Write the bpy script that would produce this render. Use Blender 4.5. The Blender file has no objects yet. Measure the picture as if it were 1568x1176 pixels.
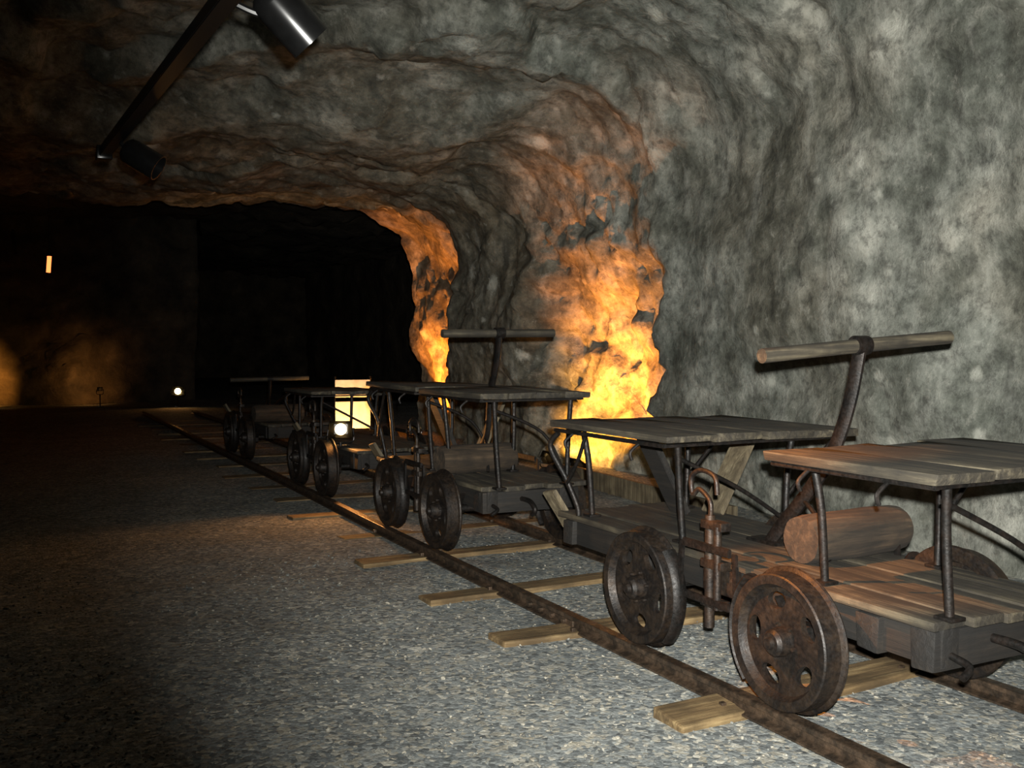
import bpy, bmesh, math, random
from mathutils import Vector, Matrix, noise, Euler
random.seed(7)
S = bpy.context.scene
COL = S.collection
try:
    S.view_settings.view_transform = 'Standard'
    S.view_settings.look = 'None'
except Exception as e:
    print(e)

# ------------------------------------------------------------ materials
def new_mat(name):
    m = bpy.data.materials.new(name); m.use_nodes = True
    nt = m.node_tree; b = nt.nodes['Principled BSDF']
    return m, nt, b
def ramp(nt, src, stops):
    r = nt.nodes.new('ShaderNodeValToRGB')
    el = r.color_ramp.elements
    while len(el) < len(stops): el.new(0.5)
    for e, (p, c) in zip(el, stops):
        e.position = p; e.color = (*c, 1) if len(c) == 3 else c
    nt.links.new(src, r.inputs[0]); return r.outputs[0]
def mix(nt, fac, a, b, mode='MIX'):
    m = nt.nodes.new('ShaderNodeMix'); m.data_type = 'RGBA'; m.blend_type = mode
    for idx, v in ((0, fac), (6, a), (7, b)):
        if isinstance(v, (int, float)): m.inputs[idx].default_value = v
        elif isinstance(v, tuple): m.inputs[idx].default_value = (*v, 1)
        else: nt.links.new(v, m.inputs[idx])
    return m.outputs[2]
def math_n(nt, op, a, b=None, c=None):
    m = nt.nodes.new('ShaderNodeMath'); m.operation = op
    for i, v in enumerate((a, b, c)):
        if v is None: continue
        if isinstance(v, (int, float)): m.inputs[i].default_value = v
        else: nt.links.new(v, m.inputs[i])
    return m.outputs[0]
def coords(nt, scale=(1, 1, 1), kind='Object'):
    tc = nt.nodes.new('ShaderNodeTexCoord'); mp = nt.nodes.new('ShaderNodeMapping')
    mp.inputs['Scale'].default_value = scale
    nt.links.new(tc.outputs[kind], mp.inputs[0]); return mp.outputs[0]
def noise_t(nt, vec, scale, detail=6, rough=.6, dist=0.0):
    n = nt.nodes.new('ShaderNodeTexNoise')
    n.inputs['Scale'].default_value = scale; n.inputs['Detail'].default_value = detail
    n.inputs['Roughness'].default_value = rough; n.inputs['Distortion'].default_value = dist
    nt.links.new(vec, n.inputs['Vector']); return n.outputs[0]
def bump(nt, b, h, strength, dist, prev=None):
    n = nt.nodes.new('ShaderNodeBump'); n.inputs['Strength'].default_value = strength
    n.inputs['Distance'].default_value = dist
    nt.links.new(h, n.inputs['Height'])
    if prev is not None: nt.links.new(prev, n.inputs['Normal'])
    nt.links.new(n.outputs[0], b.inputs['Normal']); return n.outputs[0]

def rock_mat():
    m, nt, b = new_mat('cave_rock')
    v = coords(nt)
    n1 = noise_t(nt, v, .5, 4, .6)
    n2 = noise_t(nt, v, 1.5, 10, .68)
    n3 = noise_t(nt, v, 7, 8, .74)
    base = ramp(nt, n2, [(.33, (.065, .07, .058)), (.45, (.155, .165, .14)), (.56, (.27, .28, .245)), (.68, (.50, .50, .44))])
    brown = ramp(nt, n2, [(.33, (.055, .045, .03)), (.5, (.15, .12, .078)), (.7, (.33, .27, .18))])  # brown rock, its palette darkened to stand in for light fading with depth
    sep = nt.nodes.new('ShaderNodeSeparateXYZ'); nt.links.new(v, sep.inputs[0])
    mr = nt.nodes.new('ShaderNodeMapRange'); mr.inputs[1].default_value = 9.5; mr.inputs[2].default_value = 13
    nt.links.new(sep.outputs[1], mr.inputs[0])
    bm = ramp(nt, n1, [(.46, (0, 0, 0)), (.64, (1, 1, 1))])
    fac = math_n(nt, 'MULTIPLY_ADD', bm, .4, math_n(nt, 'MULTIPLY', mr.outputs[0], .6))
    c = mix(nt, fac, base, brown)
    vs = coords(nt, (2.2, 2.2, .35))
    st = noise_t(nt, vs, 1.6, 5, .6)
    c = mix(nt, ramp(nt, st, [(.57, (0, 0, 0)), (.70, (.4, .4, .4))]), c, (.46, .46, .41))
    c = mix(nt, ramp(nt, st, [(.28, (.6, .6, .6)), (.42, (0, 0, 0))]), c, (.05, .05, .045))
    c = mix(nt, ramp(nt, n3, [(.38, (.6, .6, .6)), (.52, (0, 0, 0))]), c, (.04, .04, .035))
    c = mix(nt, ramp(nt, n3, [(.56, (0, 0, 0)), (.68, (.4, .4, .4))]), c, (.50, .49, .43))
    for sc, r0, amt, off in ((1.15, .17, .75, 0), (2.3, .15, .45, 7)):  # pale discs painted into the rock colour for flash-lit dust orbs
        vo = nt.nodes.new('ShaderNodeTexVoronoi'); vo.inputs['Scale'].default_value = sc
        mp = nt.nodes.new('ShaderNodeMapping'); mp.inputs['Location'].default_value = (off, off, off)
        nt.links.new(v, mp.inputs[0]); nt.links.new(mp.outputs[0], vo.inputs['Vector'])
        sc_ = nt.nodes.new('ShaderNodeSeparateColor'); nt.links.new(vo.outputs['Color'], sc_.inputs[0])
        d = math_n(nt, 'ADD', vo.outputs['Distance'], math_n(nt, 'MULTIPLY', math_n(nt, 'SUBTRACT', noise_t(nt, v, 26, 3), .5), .16))
        msk = ramp(nt, d, [(r0 * .4, (1, 1, 1)), (r0, (0, 0, 0))])
        sel = math_n(nt, 'GREATER_THAN', sc_.outputs[0], .4)
        c = mix(nt, math_n(nt, 'MULTIPLY', math_n(nt, 'MULTIPLY', msk, sel), amt), c, (.66, .66, .58))
    nt.links.new(c, b.inputs['Base Color'])
    b.inputs['Roughness'].default_value = .8
    b.inputs['Specular IOR Level'].default_value = .25
    p = bump(nt, b, n2, .5, .15)
    bump(nt, b, n3, .6, .03, p)
    return m
def shade_rock_mat():  # rear rock coloured near black, painting in the darkness of the unlit depth
    m, nt, b = new_mat('shade_rock')
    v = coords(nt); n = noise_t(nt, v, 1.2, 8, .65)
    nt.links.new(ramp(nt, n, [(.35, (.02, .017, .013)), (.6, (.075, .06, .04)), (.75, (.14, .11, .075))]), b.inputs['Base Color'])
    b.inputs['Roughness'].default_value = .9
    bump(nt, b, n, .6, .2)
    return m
def gravel_mat(stones=False):
    m, nt, b = new_mat('gravel_stones' if stones else 'gravel_ground')
    v = coords(nt)
    wv = nt.nodes.new('ShaderNodeTexVoronoi'); wv.inputs['Scale'].default_value = 46
    nt.links.new(v, wv.inputs['Vector'])
    v2 = nt.nodes.new('ShaderNodeTexVoronoi'); v2.inputs['Scale'].default_value = 24
    nt.links.new(v, v2.inputs['Vector'])
    s1 = nt.nodes.new('ShaderNodeSeparateColor'); nt.links.new(wv.outputs['Color'], s1.inputs[0])
    s2 = nt.nodes.new('ShaderNodeSeparateColor'); nt.links.new(v2.outputs['Color'], s2.inputs[0])
    pal = [(0, (.12, .13, .13)), (.35, (.22, .24, .24)), (.7, (.35, .37, .355)), (.86, (.41, .38, .30)), (.95, (.52, .50, .43)), (1, (.68, .66, .57))]
    c = ramp(nt, s1.outputs[0], pal)
    if stones:
        c = ramp(nt, s1.outputs[0], [(0, (.13, .135, .13)), (.45, (.22, .23, .215)), (.8, (.34, .31, .25)), (1, (.48, .45, .37))])
    else:
        c = mix(nt, math_n(nt, 'MULTIPLY', math_n(nt, 'GREATER_THAN', s2.outputs[1], .6), .6), c, ramp(nt, s2.outputs[0], pal))
    big = noise_t(nt, v, 1.3, 8, .7)
    c = mix(nt, .7, c, ramp(nt, big, [(.3, (.5, .5, .5)), (.7, (1.15, 1.15, 1.15))]), 'MULTIPLY')
    fine = noise_t(nt, v, 90, 3, .7)
    c = mix(nt, .6, c, ramp(nt, fine, [(.35, (.5, .5, .5)), (.65, (1.2, 1.2, 1.2))]), 'MULTIPLY')
    nt.links.new(c, b.inputs['Base Color']); b.inputs['Roughness'].default_value = .9
    b.inputs['Specular IOR Level'].default_value = .2
    if not stones:
        h = math_n(nt, 'ADD', noise_t(nt, v, 38, 4, .6), math_n(nt, 'MULTIPLY', wv.outputs['Distance'], -.35))
        bump(nt, b, h, .5, .014)
    return m
def wood_mat(name, dark, mid, light, axis=1, rough=.75):
    m, nt, b = new_mat(name)
    sc = [14, 14, 14]; sc[axis] = .9
    v = coords(nt, tuple(sc))
    n = noise_t(nt, v, 1.8, 8, .65, .4)
    v2 = coords(nt); n2 = noise_t(nt, v2, 5, 5, .6)
    c = ramp(nt, n, [(.32, dark), (.5, mid), (.68, light)])
    c = mix(nt, ramp(nt, n2, [(.35, (.8, .8, .8)), (.6, (0, 0, 0))]), c, dark)
    nt.links.new(c, b.inputs['Base Color']); b.inputs['Roughness'].default_value = rough
    bump(nt, b, n, .7, .012)
    return m
def iron_mat(name, dark, rust, rough=.55, metal=.6, lo=.42, hi=.68):
    m, nt, b = new_mat(name)
    v = coords(nt)
    n = noise_t(nt, v, 14, 8, .7); n2 = noise_t(nt, v, 60, 4, .6)
    c = ramp(nt, n, [(lo, dark), (hi, rust)])
    nt.links.new(c, b.inputs['Base Color'])
    b.inputs['Metallic'].default_value = metal
    rr = ramp(nt, n2, [(.3, (rough - .12,) * 3), (.7, (min(1, rough + .2),) * 3)])
    nt.links.new(rr, b.inputs['Roughness'])
    bump(nt, b, n2, .5, .004)
    return m
def emis(name, col, s):
    m, nt, b = new_mat(name)
    b.inputs['Base Color'].default_value = (*col, 1)
    b.inputs['Emission Color'].default_value = (*col, 1); b.inputs['Emission Strength'].default_value = s
    return m
ROCK = rock_mat(); SHADE_ROCK = shade_rock_mat(); GRAVEL = gravel_mat(); STONES = gravel_mat(True)
wd_, wm_, wl_ = (.012, .010, .007), (.038, .031, .02), (.11, .092, .058)
W_OLD = wood_mat('weathered_wood', wd_, wm_, wl_)
W_OLDX = wood_mat('weathered_wood_cross', wd_, wm_, wl_, 0)
W_DARK = wood_mat('tarred_wood', (.004, .0035, .003), (.009, .007, .005), (.022, .016, .011))
W_DARKX = wood_mat('tarred_wood_cross', (.004, .0035, .003), (.009, .007, .005), (.022, .016, .011), 0)
W_SLEEP = wood_mat('sleeper_wood', (.06, .038, .016), (.17, .11, .048), (.32, .23, .11), 0)
W_BOARD = wood_mat('pale_board_wood', (.05, .038, .022), (.14, .11, .065), (.25, .21, .13), 2)
W_LOG = wood_mat('log_bark', (.010, .007, .004), (.035, .023, .013), (.085, .055, .03), 0, .9)
IRON = iron_mat('black_iron', (.005, .0045, .004), (.018, .012, .009), .5, .4)
RUST = iron_mat('rusty_iron', (.009, .007, .006), (.036, .023, .014), .5, .4)
RAILM = iron_mat('rail_steel', (.04, .030, .022), (.15, .10, .065), .42, .6)
BLACK, _nt, _b = new_mat('black_lacquer')
_b.inputs['Roughness'].default_value = .22
_cn = noise_t(_nt, coords(_nt), 20, 3); _nt.links.new(ramp(_nt, _cn, [(0, (.003,) * 3), (1, (.008,) * 3)]), _b.inputs['Base Color'])
PANEL, _nt, _b = new_mat('enamel_panel')
_cn = noise_t(_nt, coords(_nt), 7, 3); _nt.links.new(ramp(_nt, _cn, [(.3, (.6, .52, .4)), (.7, (.8, .74, .62))]), _b.inputs['Base Color'])
GLOW = emis('lamp_glass_warm', (1, .62, .22), 30)
GLOW_S = emis('lamp_glass_orange', (1, .45, .12), 25)
GLOW_R = emis('lamp_glass_red', (1, .20, .05), 3)

# ------------------------------------------------------------ mesh helpers
def mk(name, bm, mat, parent=None, smooth=False, loc=None):
    me = bpy.data.meshes.new(name); bm.to_mesh(me); bm.free()
    me.materials.append(mat)
    if smooth:
        for p in me.polygons: p.use_smooth = True
    o = bpy.data.objects.new(name, me); COL.objects.link(o)
    if parent: o.parent = parent
    if loc: o.location = loc
    return o
def root(name, loc=(0, 0, 0), rot=(0, 0, 0)):
    e = bpy.data.objects.new(name, None); COL.objects.link(e)
    e.location = loc; e.rotation_euler = rot; e.empty_display_size = .2
    return e
def add_box(bm, c, s, rot=None, jag=0.0, bev=0.006, taper=0):
    r = bmesh.ops.create_cube(bm, size=1)
    vs = r['verts']
    bmesh.ops.scale(bm, vec=s, verts=vs)
    if jag:
        for v in vs: v.co += Vector((random.uniform(-jag, jag) for _ in range(3)))
    es = list({e for v in vs for e in v.link_edges})
    if bev:
        rb = bmesh.ops.bevel(bm, geom=es, offset=bev, segments=2, affect='EDGES', profile=.6)
        vs = list({v for f in rb['faces'] for v in f.verts} | {v for v in vs if v.is_valid})
    M = (rot.to_matrix().to_4x4() if rot else Matrix.Identity(4))
    M = Matrix.Translation(c) @ M
    bmesh.ops.transform(bm, matrix=M, verts=vs)
def beam(bm, a, b, w, h, up=Vector((0, 0, 1)), bev=.004):
    a = Vector(a); b = Vector(b); d = b - a; L = d.length; d.normalize()
    up = Vector(up)
    x = d.cross(up).normalized(); u = x.cross(d).normalized()
    M = Matrix((x, d, u)).transposed().to_4x4(); M.translation = (a + b) / 2
    r = bmesh.ops.create_cube(bm, size=1); vs = r['verts']
    bmesh.ops.scale(bm, vec=(w, L, h), verts=vs)
    if bev:
        rb = bmesh.ops.bevel(bm, geom=list({e for v in vs for e in v.link_edges}), offset=bev, segments=2, affect='EDGES')
        vs = list({v for f in rb['faces'] for v in f.verts} | {v for v in vs if v.is_valid})
    bmesh.ops.transform(bm, matrix=M, verts=vs)
def smooth_pts(pts, n=6):
    P = [Vector(p) for p in pts]
    if len(P) < 3: return P
    Q = [P[0]] + P + [P[-1]]; out = []
    for i in range(1, len(Q) - 2):
        for k in range(n):
            t = k / n; a, b, c, d = Q[i - 1], Q[i], Q[i + 1], Q[i + 2]
            out.append(.5 * ((2 * b) + (c - a) * t + (2 * a - 5 * b + 4 * c - d) * t * t + (3 * b - a - 3 * c + d) * t ** 3))
    out.append(P[-1]); return out
def tube(bm, pts, r, seg=12, flat=1.0, curve=True, r_end=None):
    P = smooth_pts(pts) if curve else [Vector(p) for p in pts]
    rings = []
    ref = Vector((1, 0, 0)) if abs((P[-1] - P[0]).normalized().x) < .8 else Vector((0, 0, 1))
    for i, p in enumerate(P):
        d = (P[min(i + 1, len(P) - 1)] - P[max(i - 1, 0)]).normalized()
        x = (ref - d * ref.dot(d)).normalized(); y = d.cross(x)
        rr = r if r_end is None else r + (r_end - r) * i / (len(P) - 1)
        rings.append([bm.verts.new(p + x * rr * flat * math.cos(a) + y * rr * math.sin(a)) for a in [2 * math.pi * k / seg for k in range(seg)]])
    for a, b in zip(rings, rings[1:]):
        for k in range(seg):
            bm.faces.new((a[k], a[(k + 1) % seg], b[(k + 1) % seg], b[k]))
    bm.faces.new(rings[0][::-1]); bm.faces.new(rings[-1])
def lathe_x(bm, prof, seg=64, closed=True):
    rings = []
    for x, r in prof:
        rings.append([bm.verts.new((x, r * math.cos(2 * math.pi * k / seg), r * math.sin(2 * math.pi * k / seg))) for k in range(seg)])
    n = len(rings)
    for i in range(n if closed else n - 1):
        a, b = rings[i], rings[(i + 1) % n]
        for k in range(seg): bm.faces.new((a[k], a[(k + 1) % seg], b[(k + 1) % seg], b[k]))
    bmesh.ops.recalc_face_normals(bm, faces=bm.faces[:])
def autosmooth(o, ang=35):
    for p in o.data.polygons: p.use_smooth = True
    try: o.data.set_sharp_from_angle(angle=math.radians(ang))
    except Exception: pass
def mk_s(T, name, bm, mat):
    bmesh.ops.recalc_face_normals(bm, faces=bm.faces[:])
    o = mk(name, bm, mat, T); autosmooth(o, 40); return o

# ------------------------------------------------------------ wheel mesh (outer side = -X)
def wheel_mesh():
    R = .28
    bm = bmesh.new()
    lathe_x(bm, [(-.012, .05), (-.022, .09), (-.02, .225), (.0, .228), (.012, .09), (.02, .05)])
    web = mk('tmp_web', bm, RUST)
    bc = bmesh.new()
    for k in range(5):
        a = 2 * math.pi * k / 5 + .35
        r = bmesh.ops.create_cone(bc, cap_ends=True, segments=24, radius1=.036, radius2=.036, depth=.2)
        M = Matrix.Rotation(a, 4, 'X') @ Matrix.Translation((0, 0, .168)) @ Matrix.Diagonal((1, 1.5, 1, 1)) @ Matrix.Rotation(math.pi / 2, 4, 'Y')
        bmesh.ops.transform(bc, matrix=M, verts=r['verts'])
    cut = mk('tmp_cut', bc, RUST)
    md = web.modifiers.new('b', 'BOOLEAN'); md.operation = 'DIFFERENCE'; md.object = cut
    bpy.context.view_layer.update()
    me = bpy.data.meshes.new_from_object(web.evaluated_get(bpy.context.evaluated_depsgraph_get()))
    bpy.data.objects.remove(web); bpy.data.objects.remove(cut)
    bm = bmesh.new(); bm.from_mesh(me)
    b2 = bmesh.new()
    lathe_x(b2, [(-.055, .238), (-.058, R - .006), (-.052, R), (.022, R + .004), (.030, R + .020), (.038, R + .024), (.048, R + .018), (.05, R - .01), (.045, .235), (.01, .222), (-.02, .22)])
    lathe_x(b2, [(-.085, .012), (-.085, .042), (-.07, .055), (-.02, .062), (.05, .06), (.05, .012)], 40)
    lathe_x(b2, [(-.105, .001), (-.103, .022), (-.085, .026), (-.08, .001)], 24)
    for k in range(6):
        a = 2 * math.pi * k / 6
        r = bmesh.ops.create_cone(b2, cap_ends=True, segments=6, radius1=.009, radius2=.009, depth=.02)
        M = Matrix.Rotation(a, 4, 'X') @ Matrix.Translation((-.03, 0, .078)) @ Matrix.Rotation(math.pi / 2, 4, 'Y')
        bmesh.ops.transform(b2, matrix=M, verts=r['verts'])
    t = bpy.data.meshes.new('t'); b2.to_mesh(t); b2.free()
    bm.from_mesh(t)
    out = bpy.data.meshes.new('wheel_mesh'); bm.to_mesh(out); bm.free()
    out.materials.clear(); out.materials.append(RUST)
    for p in out.polygons: p.use_smooth = True
    try: out.set_sharp_from_angle(angle=math.radians(30))
    except Exception: pass
    return out
WHEEL = wheel_mesh()

# ------------------------------------------------------------ shell
CY, CF = .891, .454
def sst(a, b, x):
    t = max(0, min(1, (x - a) / (b - a))); return t * t * (3 - 2 * t)
def nz(x, y, z): return noise.noise(Vector((x, y, z)))
def xw(Y, z=1.0):
    w = .75 * nz(0, z * .9, 3.3 + Y * .1) + .30 * nz(2, z * 2.7, Y * .2) + .10 * nz(4, z * 7, Y * .4)
    y = Y + w
    x = 6.25 + .25 * sst(4, 9, y)
    x += .55 * sst(9.15, 9.65, y) * (1 - sst(11.7, 12.3, y)) * (1 - .75 * sst(1.9, 3.0, z))
    x -= .05 * sst(11.8, 12.3, y) * (1 - sst(15, 15.4, y))
    x += .50 * sst(14.95, 15.4, y)
    return x
def zc(X, Y):
    D = X * CF + Y * CY
    D += .9 * nz(X * .45, Y * .45, 7.7) + .3 * nz(X * 1.7, Y * 1.7, 2.1)
    z = 4.05 + .50 * (1 - sst(10.8, 12.0, D))
    z += .28 * (1 - sst(10.15, 10.25, D + .3 * nz(X * .8, Y * .8, 1.1)))
    z += .14 * (1 - sst(8.0, 8.2, D)) - .12 * sst(13.7, 13.8, D)
    return z + .09
def rk(p, k=1.0):
    a = .22 * noise.noise(p * .55) + .10 * noise.noise(p * 1.3 + Vector((5, 2, 1)))
    wv = Vector((noise.noise(p * 1.5), noise.noise(p * 1.5 + Vector((9, 9, 9))), noise.noise(p * 1.5 + Vector((4, 1, 9))))) * .4
    v = noise.voronoi(Vector((p.x * 1.0, p.y * 1.0, p.z * .8)) + wv)
    q = v[1][0]; dlt = Vector((p.x, p.y, p.z * .8)) + wv - q
    g = Vector((noise.noise(q * 7.1), noise.noise(q * 5.3 + Vector((3, 3, 3))), noise.noise(q * 6.7 + Vector((8, 1, 2)))))
    e = min(1, (v[0][1] - v[0][0]) / .12)
    a += k * (.26 * g.dot(dlt) * e + .025 * e)
    a += k * .055 * noise.fractal(p * 3.2, .7, 2.1, 4)
    if k > 1.01:   # craggy broken rock in the blasted recess
        v2 = noise.voronoi(p * 2.6 + wv)[0]
        a += (k - 1) * .16 * min(.5, v2[1] - v2[0])
    return a
def kf(p):
    n = sst(8.9, 9.5, p.y) * (1 - sst(12.0, 12.6, p.y)) * (1 - sst(3.0, 3.8, p.z))
    return 1 - .62 * (1 - sst(8.6, 9.8, p.y)) * (1 - sst(3.0, 4.2, p.z)) + .7 * n
def shell():
    st = .065
    ys = []; y = -3.0
    while y < 17.7: ys.append(y); y += st
    ys.append(17.75)
    R0 = 1.35
    wall_rows = 48; arc_rows = 32
    cx = []
    x = 0.0
    while x < 15.5:
        cx.append(x); x += st if x < 8 else st * 2.2
    bw = bmesh.new(); bc = bmesh.new()
    wv = []; cv = []
    for Y in ys:
        R = R0
        zt = zc(xw(Y, 4) - R, Y)
        row = []
        for i in range(wall_rows + 1):
            z = -.15 + (zt - R + .15) * i / wall_rows
            row.append((Vector((xw(Y, z), Y, z)), Vector((-1, 0, 0))))
        Xa = xw(Y, zt - R)
        for i in range(1, arc_rows + 1):
            a = math.pi / 2 * i / arc_rows
            p = Vector((Xa - R + R * math.cos(a), Y, zt - R + R * math.sin(a)))
            row.append((p, Vector((-math.cos(a), 0, -math.sin(a)))))
        wv.append([bw.verts.new(p + n * rk(p, kf(p))) for p, n in row])
        lastp = row[-1][0]; r2 = []
        for k, dx in enumerate(cx):
            X = lastp.x - dx
            if X < -11: break
            p = Vector((X, Y, zc(X, Y)))
            if k == 0: p = lastp
            else:
                f = min(1, dx / .4); p.z = zt * (1 - f) + p.z * f
            r2.append(p)
        cv.append([bc.verts.new(p - Vector((0, 0, 1)) * rk(p, kf(p))) for p in r2])
    for G, bm in ((wv, bw), (cv, bc)):
        for a, b in zip(G, G[1:]):
            for k in range(min(len(a), len(b)) - 1):
                bm.faces.new((a[k], b[k], b[k + 1], a[k + 1]))
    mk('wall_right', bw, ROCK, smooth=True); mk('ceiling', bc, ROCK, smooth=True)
shell()
def grid(name, f, nu, nv, mat):
    bm = bmesh.new()
    G = [[bm.verts.new(f(i / nu, j / nv)) for j in range(nv + 1)] for i in range(nu + 1)]
    for i in range(nu):
        for j in range(nv):
            bm.faces.new((G[i][j], G[i + 1][j], G[i + 1][j + 1], G[i][j + 1]))
    return mk(name, bm, mat, smooth=True)
def back(u, v):
    s = u * 38
    if s < 18: X, Y = -13 + s, 30
    elif s < 19.5: X, Y = 5 + (s - 18) * .1, 30 + (s - 18) * 1.5
    else: X, Y = 5.15, 32.2 + (s - 19.5) * 1.05
    z = v * 5.6
    p = Vector((X, Y, z))
    d = rk(p * .8) * 2.2 + 1.2 * noise.noise(Vector((X * .3, 1, z * .2)))
    if s < 18.7: return p + Vector((0, -d, 0))
    return p + Vector((d * .6, 0, 0))
grid('wall_back', back, 220, 44, SHADE_ROCK)
def ceilb(u, v):
    p = Vector((-13 + 30 * u, 17.6 + 34 * v, 5.0)); return p + Vector((0, 0, -rk(p) * 1.5 + .3))
grid('ceiling_rear', ceilb, 120, 130, SHADE_ROCK)
def wl(u, v):
    p = Vector((-10.5, -3 + 34 * u, -.1 + 5.4 * v)); return p + Vector((rk(p) * 1.3, 0, 0))
grid('wall_left', wl, 160, 30, ROCK)
def wr2(u, v):
    p = Vector((14, 17.6 + 34 * u, -.1 + 5.6 * v)); return p - Vector((rk(p), 0, 0))
grid('wall_drift', wr2, 100, 20, SHADE_ROCK)
def wr3(u, v):
    p = Vector((3 + 12 * u, 51, -.1 + 5.6 * v)); return p - Vector((0, rk(p), 0))
grid('wall_drift_end', wr3, 60, 30, SHADE_ROCK)
def fl(u, v):
    X = -11 + 26 * u; Y = -3 + 55 * v * v * (.6) + 55 * v * .4
    h = .018 * noise.noise(Vector((X * .9, Y * .9, 0))) + .008 * noise.noise(Vector((X * 3, Y * 3, 5)))
    return Vector((X, Y, h - .008))
FLOOR = grid('floor', fl, 320, 420, GRAVEL)

def stones():
    bm = bmesh.new()
    ico = bmesh.new(); bmesh.ops.create_icosphere(ico, subdivisions=1, radius=1)
    V = [v.co.copy() for v in ico.verts]; F = [[v.index for v in f.verts] for f in ico.faces]; ico.free()
    n = 0
    while n < 9000:
        Y = random.uniform(1.6, 7.5); X = random.uniform(-2.2, 5.0)
        D = X * CF + Y * CY
        if D < 2.6 or random.random() > (3.4 / D) ** 2.2: continue
        if abs(X - 2.81) < .09 or abs(X - 3.9) < .09: continue
        r = random.uniform(.004, .010) * (1.9 if random.random() < .05 else 1)
        e = Euler((random.uniform(-.5, .5), random.uniform(-.5, .5), random.uniform(0, 6))).to_matrix()
        s = Vector((random.uniform(.7, 1.4), random.uniform(.7, 1.3), random.uniform(.3, .6)))
        c = Vector((X, Y, -.003))
        vs = [bm.verts.new(c + e @ Vector((a.x * s.x, a.y * s.y, a.z * s.z)) * r * random.uniform(.8, 1.2)) for a in V]
        for f in F: bm.faces.new([vs[i] for i in f])
        n += 1
    mk('loose_gravel', bm, STONES, FLOOR)
stones()

# ------------------------------------------------------------ track
def railway():
    rt = root('railway_track')
    prof = [(-.032, .088), (-.026, .09), (.026, .09), (.032, .086), (.032, .068), (.009, .060), (.008, .030), (.045, .020), (.045, .012), (-.045, .012), (-.045, .020), (-.008, .030), (-.009, .060), (-.032, .068)]
    for nm, x0 in (('rail_near', 2.81), ('rail_far', 3.90)):
        bm = bmesh.new(); rings = []
        y = -1.0
        while y <= 24:
            wob = .012 * math.sin(y * .7)
            rings.append([bm.verts.new((x0 + wob + a, y, b)) for a, b in prof]); y += .5
        for a, b in zip(rings, rings[1:]):
            for k in range(len(prof)): bm.faces.new((a[k], b[k], b[(k + 1) % len(prof)], a[(k + 1) % len(prof)]))
        bm.faces.new(rings[0]); bm.faces.new(rings[-1][::-1])
        bmesh.ops.recalc_face_normals(bm, faces=bm.faces[:])
        mk(nm, bm, RAILM, rt)
    bm = bmesh.new()
    for y, x1, x2, w, rz in [(1.1, 2.3, 4.4, .2, 0), (2.25, 2.5, 4.5, .2, .02), (3.42, 2.46, 4.45, .21, .03), (4.7, 2.32, 4.4, .2, -.05), (5.75, 2.30, 4.5, .21, .03), (6.92, 2.26, 4.4, .2, .02)] + \
            [(6.9 + 1.08 * k, 2.40 + .08 * math.sin(k * 2.3), 4.4, .2, .03 * math.sin(k * 1.7)) for k in range(1, 15)]:
        dz = -.022 if y < 7 else -.038
        if y < 3.6: dz = -.012
        add_box(bm, Vector(((x1 + x2) / 2, y, dz)), Vector((x2 - x1, w, .085)), Euler((0, 0, rz)), .012, .01)
    mk('sleepers', bm, W_SLEEP, rt)
    bm = bmesh.new()
    for sgn, xx in ((-1, 2.81), (1, 2.81), (-1, 3.9)):
        add_box(bm, Vector((xx + sgn * .02, 5.0, .043)), Vector((.014, .55, .035)), None, 0, .003)
        for k in range(4):
            r = bmesh.ops.create_cone(bm, cap_ends=True, segments=6, radius1=.014, radius2=.014, depth=.03)
            bmesh.ops.transform(bm, matrix=Matrix.Translation((xx + sgn * .035, 4.8 + .135 * k, .045)) @ Matrix.Rotation(math.pi / 2, 4, 'Y'), verts=r['verts'])
    for y in [2.25, 3.42, 4.7, 5.75, 6.92, 7.98]:
        for xx in (2.81, 3.9):
            for sgn in (-1, 1): add_box(bm, Vector((xx + sgn * .055, y + sgn * .03, .03)), Vector((.025, .025, .026)), None, 0, .004)
    mk('joint_plates', bm, RAILM, rt)
railway()

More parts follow.
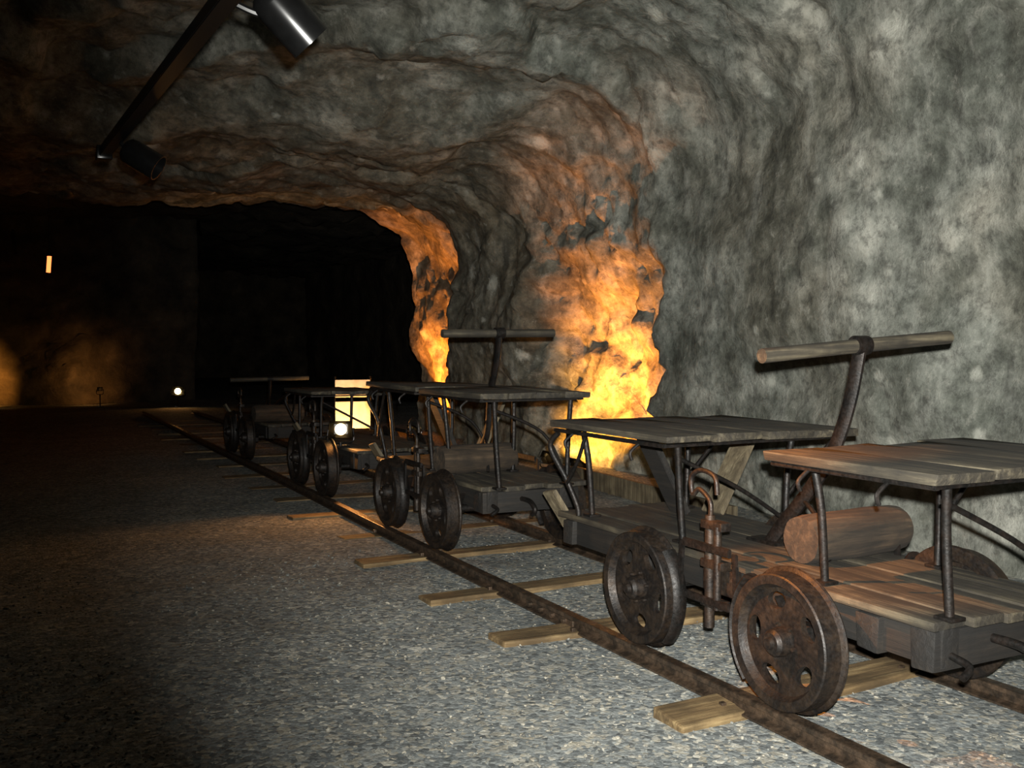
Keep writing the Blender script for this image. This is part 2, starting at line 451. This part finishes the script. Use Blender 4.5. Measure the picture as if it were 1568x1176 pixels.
# ------------------------------------------------------------ trolleys
def trolley(yc, near=True, far=True, lever=True, bench_z=1.05, logpos=(.25, -.15), log_rot=.06, deck=(-1.13, 1.62), vboards=True, lev_top=None, crank=True, seed=0, bw=(-.46, .84), far_y=(.38, 1.55), bw_near=None, hl=.59, tilt_h=1.0, near_y=(-1.25, -.34)):
    random.seed(100 + seed)
    T = root('rail_trolley', (3.355, yc, .09))
    WX = .50
    for i, (x, y) in enumerate([(-WX, -.54), (-WX, .5), (WX + .04, -.54), (WX + .04, .5)]):
        w = bpy.data.objects.new('wheel_%d' % (i + 1), WHEEL); COL.objects.link(w); w.parent = T
        w.location = (x, y, .283); w.rotation_euler = (random.uniform(0, 1.2), 0, 0 if x < 0 else math.pi)
    bm = bmesh.new()
    for y in (-.54, .5): tube(bm, [(-.46, y, .283), (.5, y, .283)], .028, curve=False)
    for y in (-.54, .5):
        for sx in (-1, 1):
            add_box(bm, Vector((sx * .39, y, .283)), Vector((.06, .13, .12)), None, 0, .01)
            beam(bm, (sx * .39, y - .07, .28), (sx * .39, y - .17, .42), .012, .045, up=(1, 0, 0))
            beam(bm, (sx * .39, y + .07, .28), (sx * .39, y + .17, .42), .012, .045, up=(1, 0, 0))
            s = -1 if y > 0 else 1
            pts = []
            for k in range(7):
                a = math.radians(-45 + 15 * k)
                pts.append((sx * WX, y + s * .315 * math.cos(a), .283 + .315 * math.sin(a)))
            tube(bm, pts, .018, 8, 2.2)
            beam(bm, (sx * WX, y + s * .31, .29), (sx * WX, y + s * .33, .58), .035, .014, up=(1, 0, 0))
    for sx in (-1, 1):
        beam(bm, (sx * WX, -.18, .575), (sx * WX, .16, .575), .02, .04)
        beam(bm, (sx * WX, -.18, .33), (sx * WX, .16, .33), .02, .035)
    mk_s(T, 'running_gear', bm, IRON)
    bm = bmesh.new()
    y0, y1 = deck
    for sx in (-1, 1):
        add_box(bm, Vector((sx * .30 + .06, (y0 + y1) / 2, .375)), Vector((.09, y1 - y0, .15)), None, .004, .008)
    mk_s(T, 'side_beams', bm, W_DARK)
    bm = bmesh.new()
    for y in (y0 + .06, -.8, .78, y1 - .06):
        add_box(bm, Vector((.08, y, .365)), Vector((.80, .11, .15)), None, .006, .01)
    mk_s(T, 'cross_beams', bm, W_DARKX)
    bm = bmesh.new(); n = 5; xa, xb = -.34, .54; ww = (xb - xa) / n
    for k in range(n):
        e = random.uniform(-.03, .03)
        add_box(bm, Vector((xa + ww * (k + .5), (y0 + y1) / 2 + e, .468 + random.uniform(-.004, .004))), Vector((ww - .008, y1 - y0 + .04, .035)), None, .003, .005)
    mk_s(T, 'deck_planks', bm, W_OLD)
    def bench(tag, ya, yb, vb, tilt, bw_):
        z = bench_z
        bm = bmesh.new(); n = 4; x0, x1 = bw_; ww = (x1 - x0) / n
        for k in range(n):
            e1 = random.uniform(-.03, .03); e2 = random.uniform(-.04, .04)
            add_box(bm, Vector((x0 + ww * (k + .5), (ya + e1 + yb + e2) / 2, z - .022 + tilt * (k - 1.5))), Vector((ww - .004, yb + e2 - ya - e1, .042)), None, .006, .008)
        mk_s(T, tag + '_top', bm, W_OLD)
        bm = bmesh.new()
        for y in (ya + .07, yb - .09):
            beam(bm, (x0 + .02, y, z - .055), (x1 - .02, y, z - .055), .05, .014)
        for x in (x0 + .03, x1 - .06):
            beam(bm, (x, ya + .03, z - .052), (x, yb - .03, z - .052), .03, .02)
        for y in (ya + .25, yb - .25):
            tube(bm, [(x0 + .02, y, z - .06), (x0 - .03, y, z - .1), (x0 - .02, y, z - .14)], .009, 8)
        fx = min(.46, x1 - .1)
        for y, dy in ((ya + .1, .02), (yb - .14, -.02)):
            for xt, xf in ((x0 + .16, -.25), (fx, fx - .02)):
                tube(bm, [(xt, y, z - .06), ((xt + xf) / 2, y + dy, .8), (xf, y + dy, .49)], .018)
                add_box(bm, Vector((xf, y + dy, .492)), Vector((.08, .08, .014)), None, 0, .003)
            if x1 > .7: tube(bm, [(x1 - .06, y, z - .06), (fx, y + dy, z - .36)], .013, curve=False)
        y = ya + .12
        tube(bm, [(x0 + .16, y, z - .12), (.1, y, z - .3), (fx - .04, y, .56)], .012)
        s = 1 if ya > 0 else -1
        if s > 0:
            ye = yb
            tube(bm, [(x0 + .05, ye - .03, z - .07), (x0 + .03, ye + .03, z - .16), (x0 + .09, ye - .05, z - .34), (x0 + .14, ye - .10, .55), (x0 + .14, ye - .12, .485)], .017)
            tube(bm, [(x0 + .08, ye - .08, .68), (x0 + .06, ye - .24, z - .22), (x0 + .05, ye - .34, z - .07)], .011)
        mk_s(T, tag + '_frame', bm, IRON)
        if vb:
            bm = bmesh.new(); ym = (ya + yb) / 2 + .2
            beam(bm, (.45, ym - .02, .49), (.76, ym, z - .045), .19, .03, up=(1, 0, 0))
            mk_s(T, tag + '_slanted_board', bm, W_BOARD)
            bm = bmesh.new()
            beam(bm, (.30, ym + .1, .49), (.02, ym + .1, z - .045), .17, .04, up=(1, 0, 0))
            mk_s(T, tag + '_dark_board', bm, W_DARK)
    if near: bench('bench_near', near_y[0], near_y[1], False, .0, bw_near or bw)
    if far: bench('bench_far', far_y[0], far_y[1], vboards, -.004, bw)
    bm = bmesh.new()
    beam(bm, (-.36, y1 + .1, .60), (-.17, y1 + .04, .27), .14, .03, up=(1, 0, 0))
    mk_s(T, 'end_board', bm, W_BOARD)
    bm = bmesh.new()
    tube(bm, [(0, y0 + .05, .38), (0, y0 - .12, .38), (0, y0 - .2, .33), (0, y0 - .15, .29)], .018)
    tube(bm, [(-.24, y0 + .02, .35), (-.24, y0 - .08, .33), (-.30, y0 - .1, .30)], .014)
    mk_s(T, 'draw_hook', bm, IRON)
    if lever:
        lx, ly, lz = lev_top or (.19, -.26, 1.50)
        bm = bmesh.new()
        tube(bm, [(.15, .30, .48), (.155, .22, .58), (.165, .04, .78), (lx - .01, ly + .15, lz - .50), (lx, ly + .06, lz - .26), (lx, ly, lz - .0)], .038, 10, .6)
        r = bmesh.ops.create_cone(bm, cap_ends=True, segments=20, radius1=.045, radius2=.045, depth=.08)
        bmesh.ops.transform(bm, matrix=Matrix.Translation((lx, ly, lz + .002)) @ Matrix.Rotation(math.pi / 2, 4, 'Y'), verts=r['verts'])
        beam(bm, (.155, .2, .49), (.155, .42, .49), .12, .02)
        tube(bm, [(.155, .05, .73), (.1, -.1, .66), (.05, -.22, .5)], .012)
        mk_s(T, 'push_lever', bm, IRON)
        bm = bmesh.new(); th = tilt_h
        tube(bm, [(lx - hl, ly, lz - .045 * th), (lx - .3, ly, lz - .022 * th), (lx + .25, ly, lz + .018 * th), (lx + hl, ly, lz + .042 * th)], .033, 16)
        mk_s(T, 'lever_handle', bm, W_OLDX)
    if crank:
        bm = bmesh.new()
        x = -.47
        tube(bm, [(x, .0, .2), (x, .0, .72)], .024, 10, curve=False)
        tube(bm, [(x - .02, -.08, .3), (x - .02, -.08, .68)], .018, 10, curve=False)
        tube(bm, [(x, .0, .70), (x, .0, .78), (x, .08, .83), (x, .13, .80), (x, .14, .88), (x, .07, .92), (x, -.03, .90), (x, -.05, .82)], .012)
        for z in (.32, .5, .68): add_box(bm, Vector((x, -.04, z)), Vector((.06, .15, .04)), None, 0, .006)
        add_box(bm, Vector((x + .04, -.04, .42)), Vector((.05, .22, .12)), None, 0, .01)
        mk_s(T, 'brake_crank', bm, RUST)
    if logpos:
        bm = bmesh.new()
        lx, ly = logpos
        rings = []
        for i in range(13):
            t = i / 12; rr = .115
            ring = []
            for k in range(28):
                a = 2 * math.pi * k / 28
                q = rr * (1 + .06 * noise.noise(Vector((math.cos(a) * 2, math.sin(a) * 2, t * 3 + seed)))) * (.93 if i in (0, 12) else 1)
                ring.append(bm.verts.new(Vector((-.33 + .66 * t, q * math.cos(a), q * math.sin(a)))))
            rings.append(ring)
        for a, b in zip(rings, rings[1:]):
            for k in range(28): bm.faces.new((a[k], a[(k + 1) % 28], b[(k + 1) % 28], b[k]))
        bm.faces.new(rings[0][::-1]); bm.faces.new(rings[-1])
        bmesh.ops.transform(bm, matrix=Matrix.Translation((lx, ly, .598)) @ Matrix.Rotation(log_rot, 4, 'Z'), verts=bm.verts[:])
        mk_s(T, 'log', bm, W_LOG)
    return T

trolley(3.65, seed=1)
trolley(7.32, bench_z=1.17, lev_top=(.2, -.12, 1.6), seed=2, deck=(-.9, 1.3), logpos=(-.0, -.1), bw=(-.46, .42), near_y=(-1.15, .0), far_y=(.08, 1.25), hl=.5, tilt_h=.1)
trolley(10.25, bench_z=1.0, near=False, seed=3, lever=False, deck=(-1.0, 1.1), vboards=False, logpos=None, bw=(-.4, .5))
trolley(13.9, bench_z=.86, near=False, far=False, seed=4, deck=(-1.0, 1.6), lev_top=(.2, 1.1, 1.0), logpos=(-.1, -.6), tilt_h=.2)

# ------------------------------------------------------------ lamps
def spot(name, loc, target, power, col, size, blend, rad=.03, parent=None):
    l = bpy.data.lights.new(name, 'SPOT'); l.energy = power; l.color = col
    l.spot_size = math.radians(size); l.spot_blend = blend; l.shadow_soft_size = rad
    o = bpy.data.objects.new(name, l); COL.objects.link(o); o.location = loc
    o.rotation_euler = (Vector(target) - Vector(loc)).to_track_quat('-Z', 'Y').to_euler()
    if parent: o.parent = parent
    return o
def floodlight(loc, aim, power, col, glass, size=.16, name='floodlight', stand=0.0, cone=120, blend=.6):
    T = root(name, loc)
    d = Vector(aim).normalized(); q = d.to_track_quat('Y', 'Z')
    M = Matrix.Translation((0, 0, .16 + stand)) @ q.to_matrix().to_4x4()
    bm = bmesh.new()
    s = size
    v = [(-s, 0, -s * .75), (s, 0, -s * .75), (s, 0, s * .75), (-s, 0, s * .75)]
    w = [(-s * .6, -s * .8, -s * .45), (s * .6, -s * .8, -s * .45), (s * .6, -s * .8, s * .45), (-s * .6, -s * .8, s * .45)]
    A = [bm.verts.new(Vector(p) * .7) for p in v]; B = [bm.verts.new(Vector(p) * .7) for p in w]
    for k in range(4): bm.faces.new((A[k], A[(k + 1) % 4], B[(k + 1) % 4], B[k]))
    bm.faces.new(B)
    bmesh.ops.solidify(bm, geom=bm.faces[:], thickness=.008)
    bmesh.ops.transform(bm, matrix=M, verts=bm.verts[:])
    mk_s(T, 'housing', bm, BLACK)
    bm = bmesh.new()
    r = bmesh.ops.create_cone(bm, cap_ends=True, segments=20, radius1=s * .36, radius2=s * .36, depth=.01)
    bmesh.ops.transform(bm, matrix=M @ Matrix.Translation((0, -.02, 0)) @ Matrix.Rotation(math.pi / 2, 4, 'X'), verts=r['verts'])
    mk_s(T, 'glass', bm, glass)
    bm = bmesh.new()
    tube(bm, [(-s * .8, 0, .16 + stand), (-s * .8, 0, .04 + stand), (0, 0, .02 + stand), (s * .8, 0, .04 + stand), (s * .8, 0, .16 + stand)], .008, 8)
    if stand: tube(bm, [(0, 0, .02), (0, 0, .03 + stand)], .014, 8, curve=False)
    add_box(bm, Vector((0, 0, .01)), Vector((.16, .12, .02)), None, 0, .004)
    mk_s(T, 'bracket', bm, BLACK)
    p = M @ Vector((0, .03, 0))
    spot('bulb', p, p + d, power, col, cone, blend, .04, T)
    return T
OR = (1, .29, .035)
floodlight((6.28, 10.5, 0), (.70, .05, 1), 1250, OR, GLOW, name='wall_uplight', cone=95, blend=1)
floodlight((6.25, 11.2, 0), (.85, .0, .45), 520, (1, .42, .06), GLOW, name='wall_uplight', cone=110, blend=1)
floodlight((6.38, 16.3, 0), (.6, .1, 1), 1500, (1, .27, .03), GLOW, name='wall_uplight', cone=90, blend=1)
floodlight((2.98, 9.62, .575), (-.35, -1, .05), 50, (1, .4, .1), GLOW, .16, name='floodlight', stand=.02, cone=150)
floodlight((4.0, 27.0, 0), (-.2, -1, .2), 6, OR, GLOW, .22, name='floodlight', stand=.25, cone=150)
floodlight((2.2, 28.0, 0), (-.2, 1, .15), 70, (1, .42, .1), GLOW_S, .10, name='floodlight', stand=.3, cone=100, blend=1)
floodlight((-.6, 27.9, 0), (-.1, 1, .1), 600, (1, .38, .06), GLOW, .2, name='floodlight', stand=.25, cone=75, blend=1)
T = root('red_wall_lamp', (1.0, 27.2, 3.6))
bm = bmesh.new(); tube(bm, [(0, 0, -.2), (.03, 0, .2)], .05, 12, curve=False); mk_s(T, 'glass', bm, GLOW_R)
bm = bmesh.new(); tube(bm, [(.03, 0, .2), (.03, 0, .28)], .06, 12, curve=False); tube(bm, [(.03, 0, .26), (.03, 0, 1.9)], .004, 8, curve=False); mk_s(T, 'holder', bm, BLACK)
T = root('information_board', (4.78, 14.8, 0), (.0, 0, -.15))
bm = bmesh.new(); add_box(bm, Vector((0, 0, .93)), Vector((.54, .02, .27)), None, 0, .004); add_box(bm, Vector((0, 0, .52)), Vector((.54, .02, .42)), None, 0, .004); mk_s(T, 'panel', bm, PANEL)
bm = bmesh.new()
for x in (-.27, .27): tube(bm, [(x, .02, 0), (x, .02, 1.12)], .015, 8, curve=False)
mk_s(T, 'legs', bm, BLACK)
floodlight((4.62, 14.0, 0), (.1, 1, .7), 130, (1, .5, .16), GLOW, .1, name='board_floodlight', cone=85, blend=.6)

bm = bmesh.new()
beam(bm, (5.65, 6.8, .09), (5.85, 9.9, .10), .05, .20)
o = mk('curb_board', bm, W_BOARD)

# ceiling light track
T = root('ceiling_light_track')
bm = bmesh.new()
beam(bm, (.86, 1.6, 2.9), (.62, 7.5, 2.9), .075, .06)
beam(bm, (.86, 1.6, 2.945), (.62, 7.5, 2.945), .035, .03)
for t in (.1, .30):
    y = 1.6 + 5.9 * t; x = .86 - .24 * t
    tube(bm, [(x, y, 2.93), (x, y, 5.1)], .008, 6, curve=False)
for t in (.1, .3, .97):
    y = 1.6 + 5.9 * t; x = .86 - .24 * t
    add_box(bm, Vector((x, y, 2.9)), Vector((.1, .06, .09)), None, 0, .006)
mk_s(T, 'track_bar', bm, BLACK)
def can(c, ax, L, r, mount):
    ax = Vector(ax).normalized(); q = Vector((1, 0, 0)).rotation_difference(ax).to_matrix().to_4x4()
    bm = bmesh.new()
    lathe_x(bm, [(-L / 2, .004), (-L / 2, r * .7), (-L / 2 + .02, r * .93), (-L / 2 + .05, r), (L / 2, r), (L / 2, r * .92), (L / 2 - .1, r * .86), (L / 2 - .11, .004)], 40)
    bmesh.ops.transform(bm, matrix=Matrix.Translation(c) @ q, verts=bm.verts[:])
    tube(bm, [mount, (Vector(mount) + Vector(c)) / 2 + Vector((0, 0, -.02)), c], .014, 8)
    mk_s(T, 'spot_can', bm, BLACK)
C1 = Vector((1.0, 3.87, 2.86)); AX1 = Vector((.72, .02, -.69)).normalized()
can(C1, AX1, .25, .088, (.78, 3.9, 2.9))
C2 = Vector((.80, 6.75, 2.78))
can(C2, (.7, -.3, -.45), .24, .085, (.66, 6.8, 2.9))
spot('track_spot_beam', C1 + AX1 * .16, (2.86, 3.38, 1.05), 1300, (1, .34, .06), 28, .9, .02)

spot('camera_flash', (.04, .0, 1.68), (4.9, 5.9, 1.85), 3500, (1, .99, .93), 80, 1.0, .02)
wld = bpy.data.worlds.new('cave_dark'); S.world = wld; wld.use_nodes = True
wld.node_tree.nodes['Background'].inputs[0].default_value = (.3, .4, .6, 1)
wld.node_tree.nodes['Background'].inputs[1].default_value = .002

cam = bpy.data.cameras.new('camera'); co = bpy.data.objects.new('camera', cam); COL.objects.link(co)
cam.sensor_width = 36; cam.lens = 35.0; cam.clip_end = 200
co.location = (0, 0, 1.59)
co.rotation_euler = (math.radians(90 - 2.2), 0, math.radians(-27))
S.camera = co
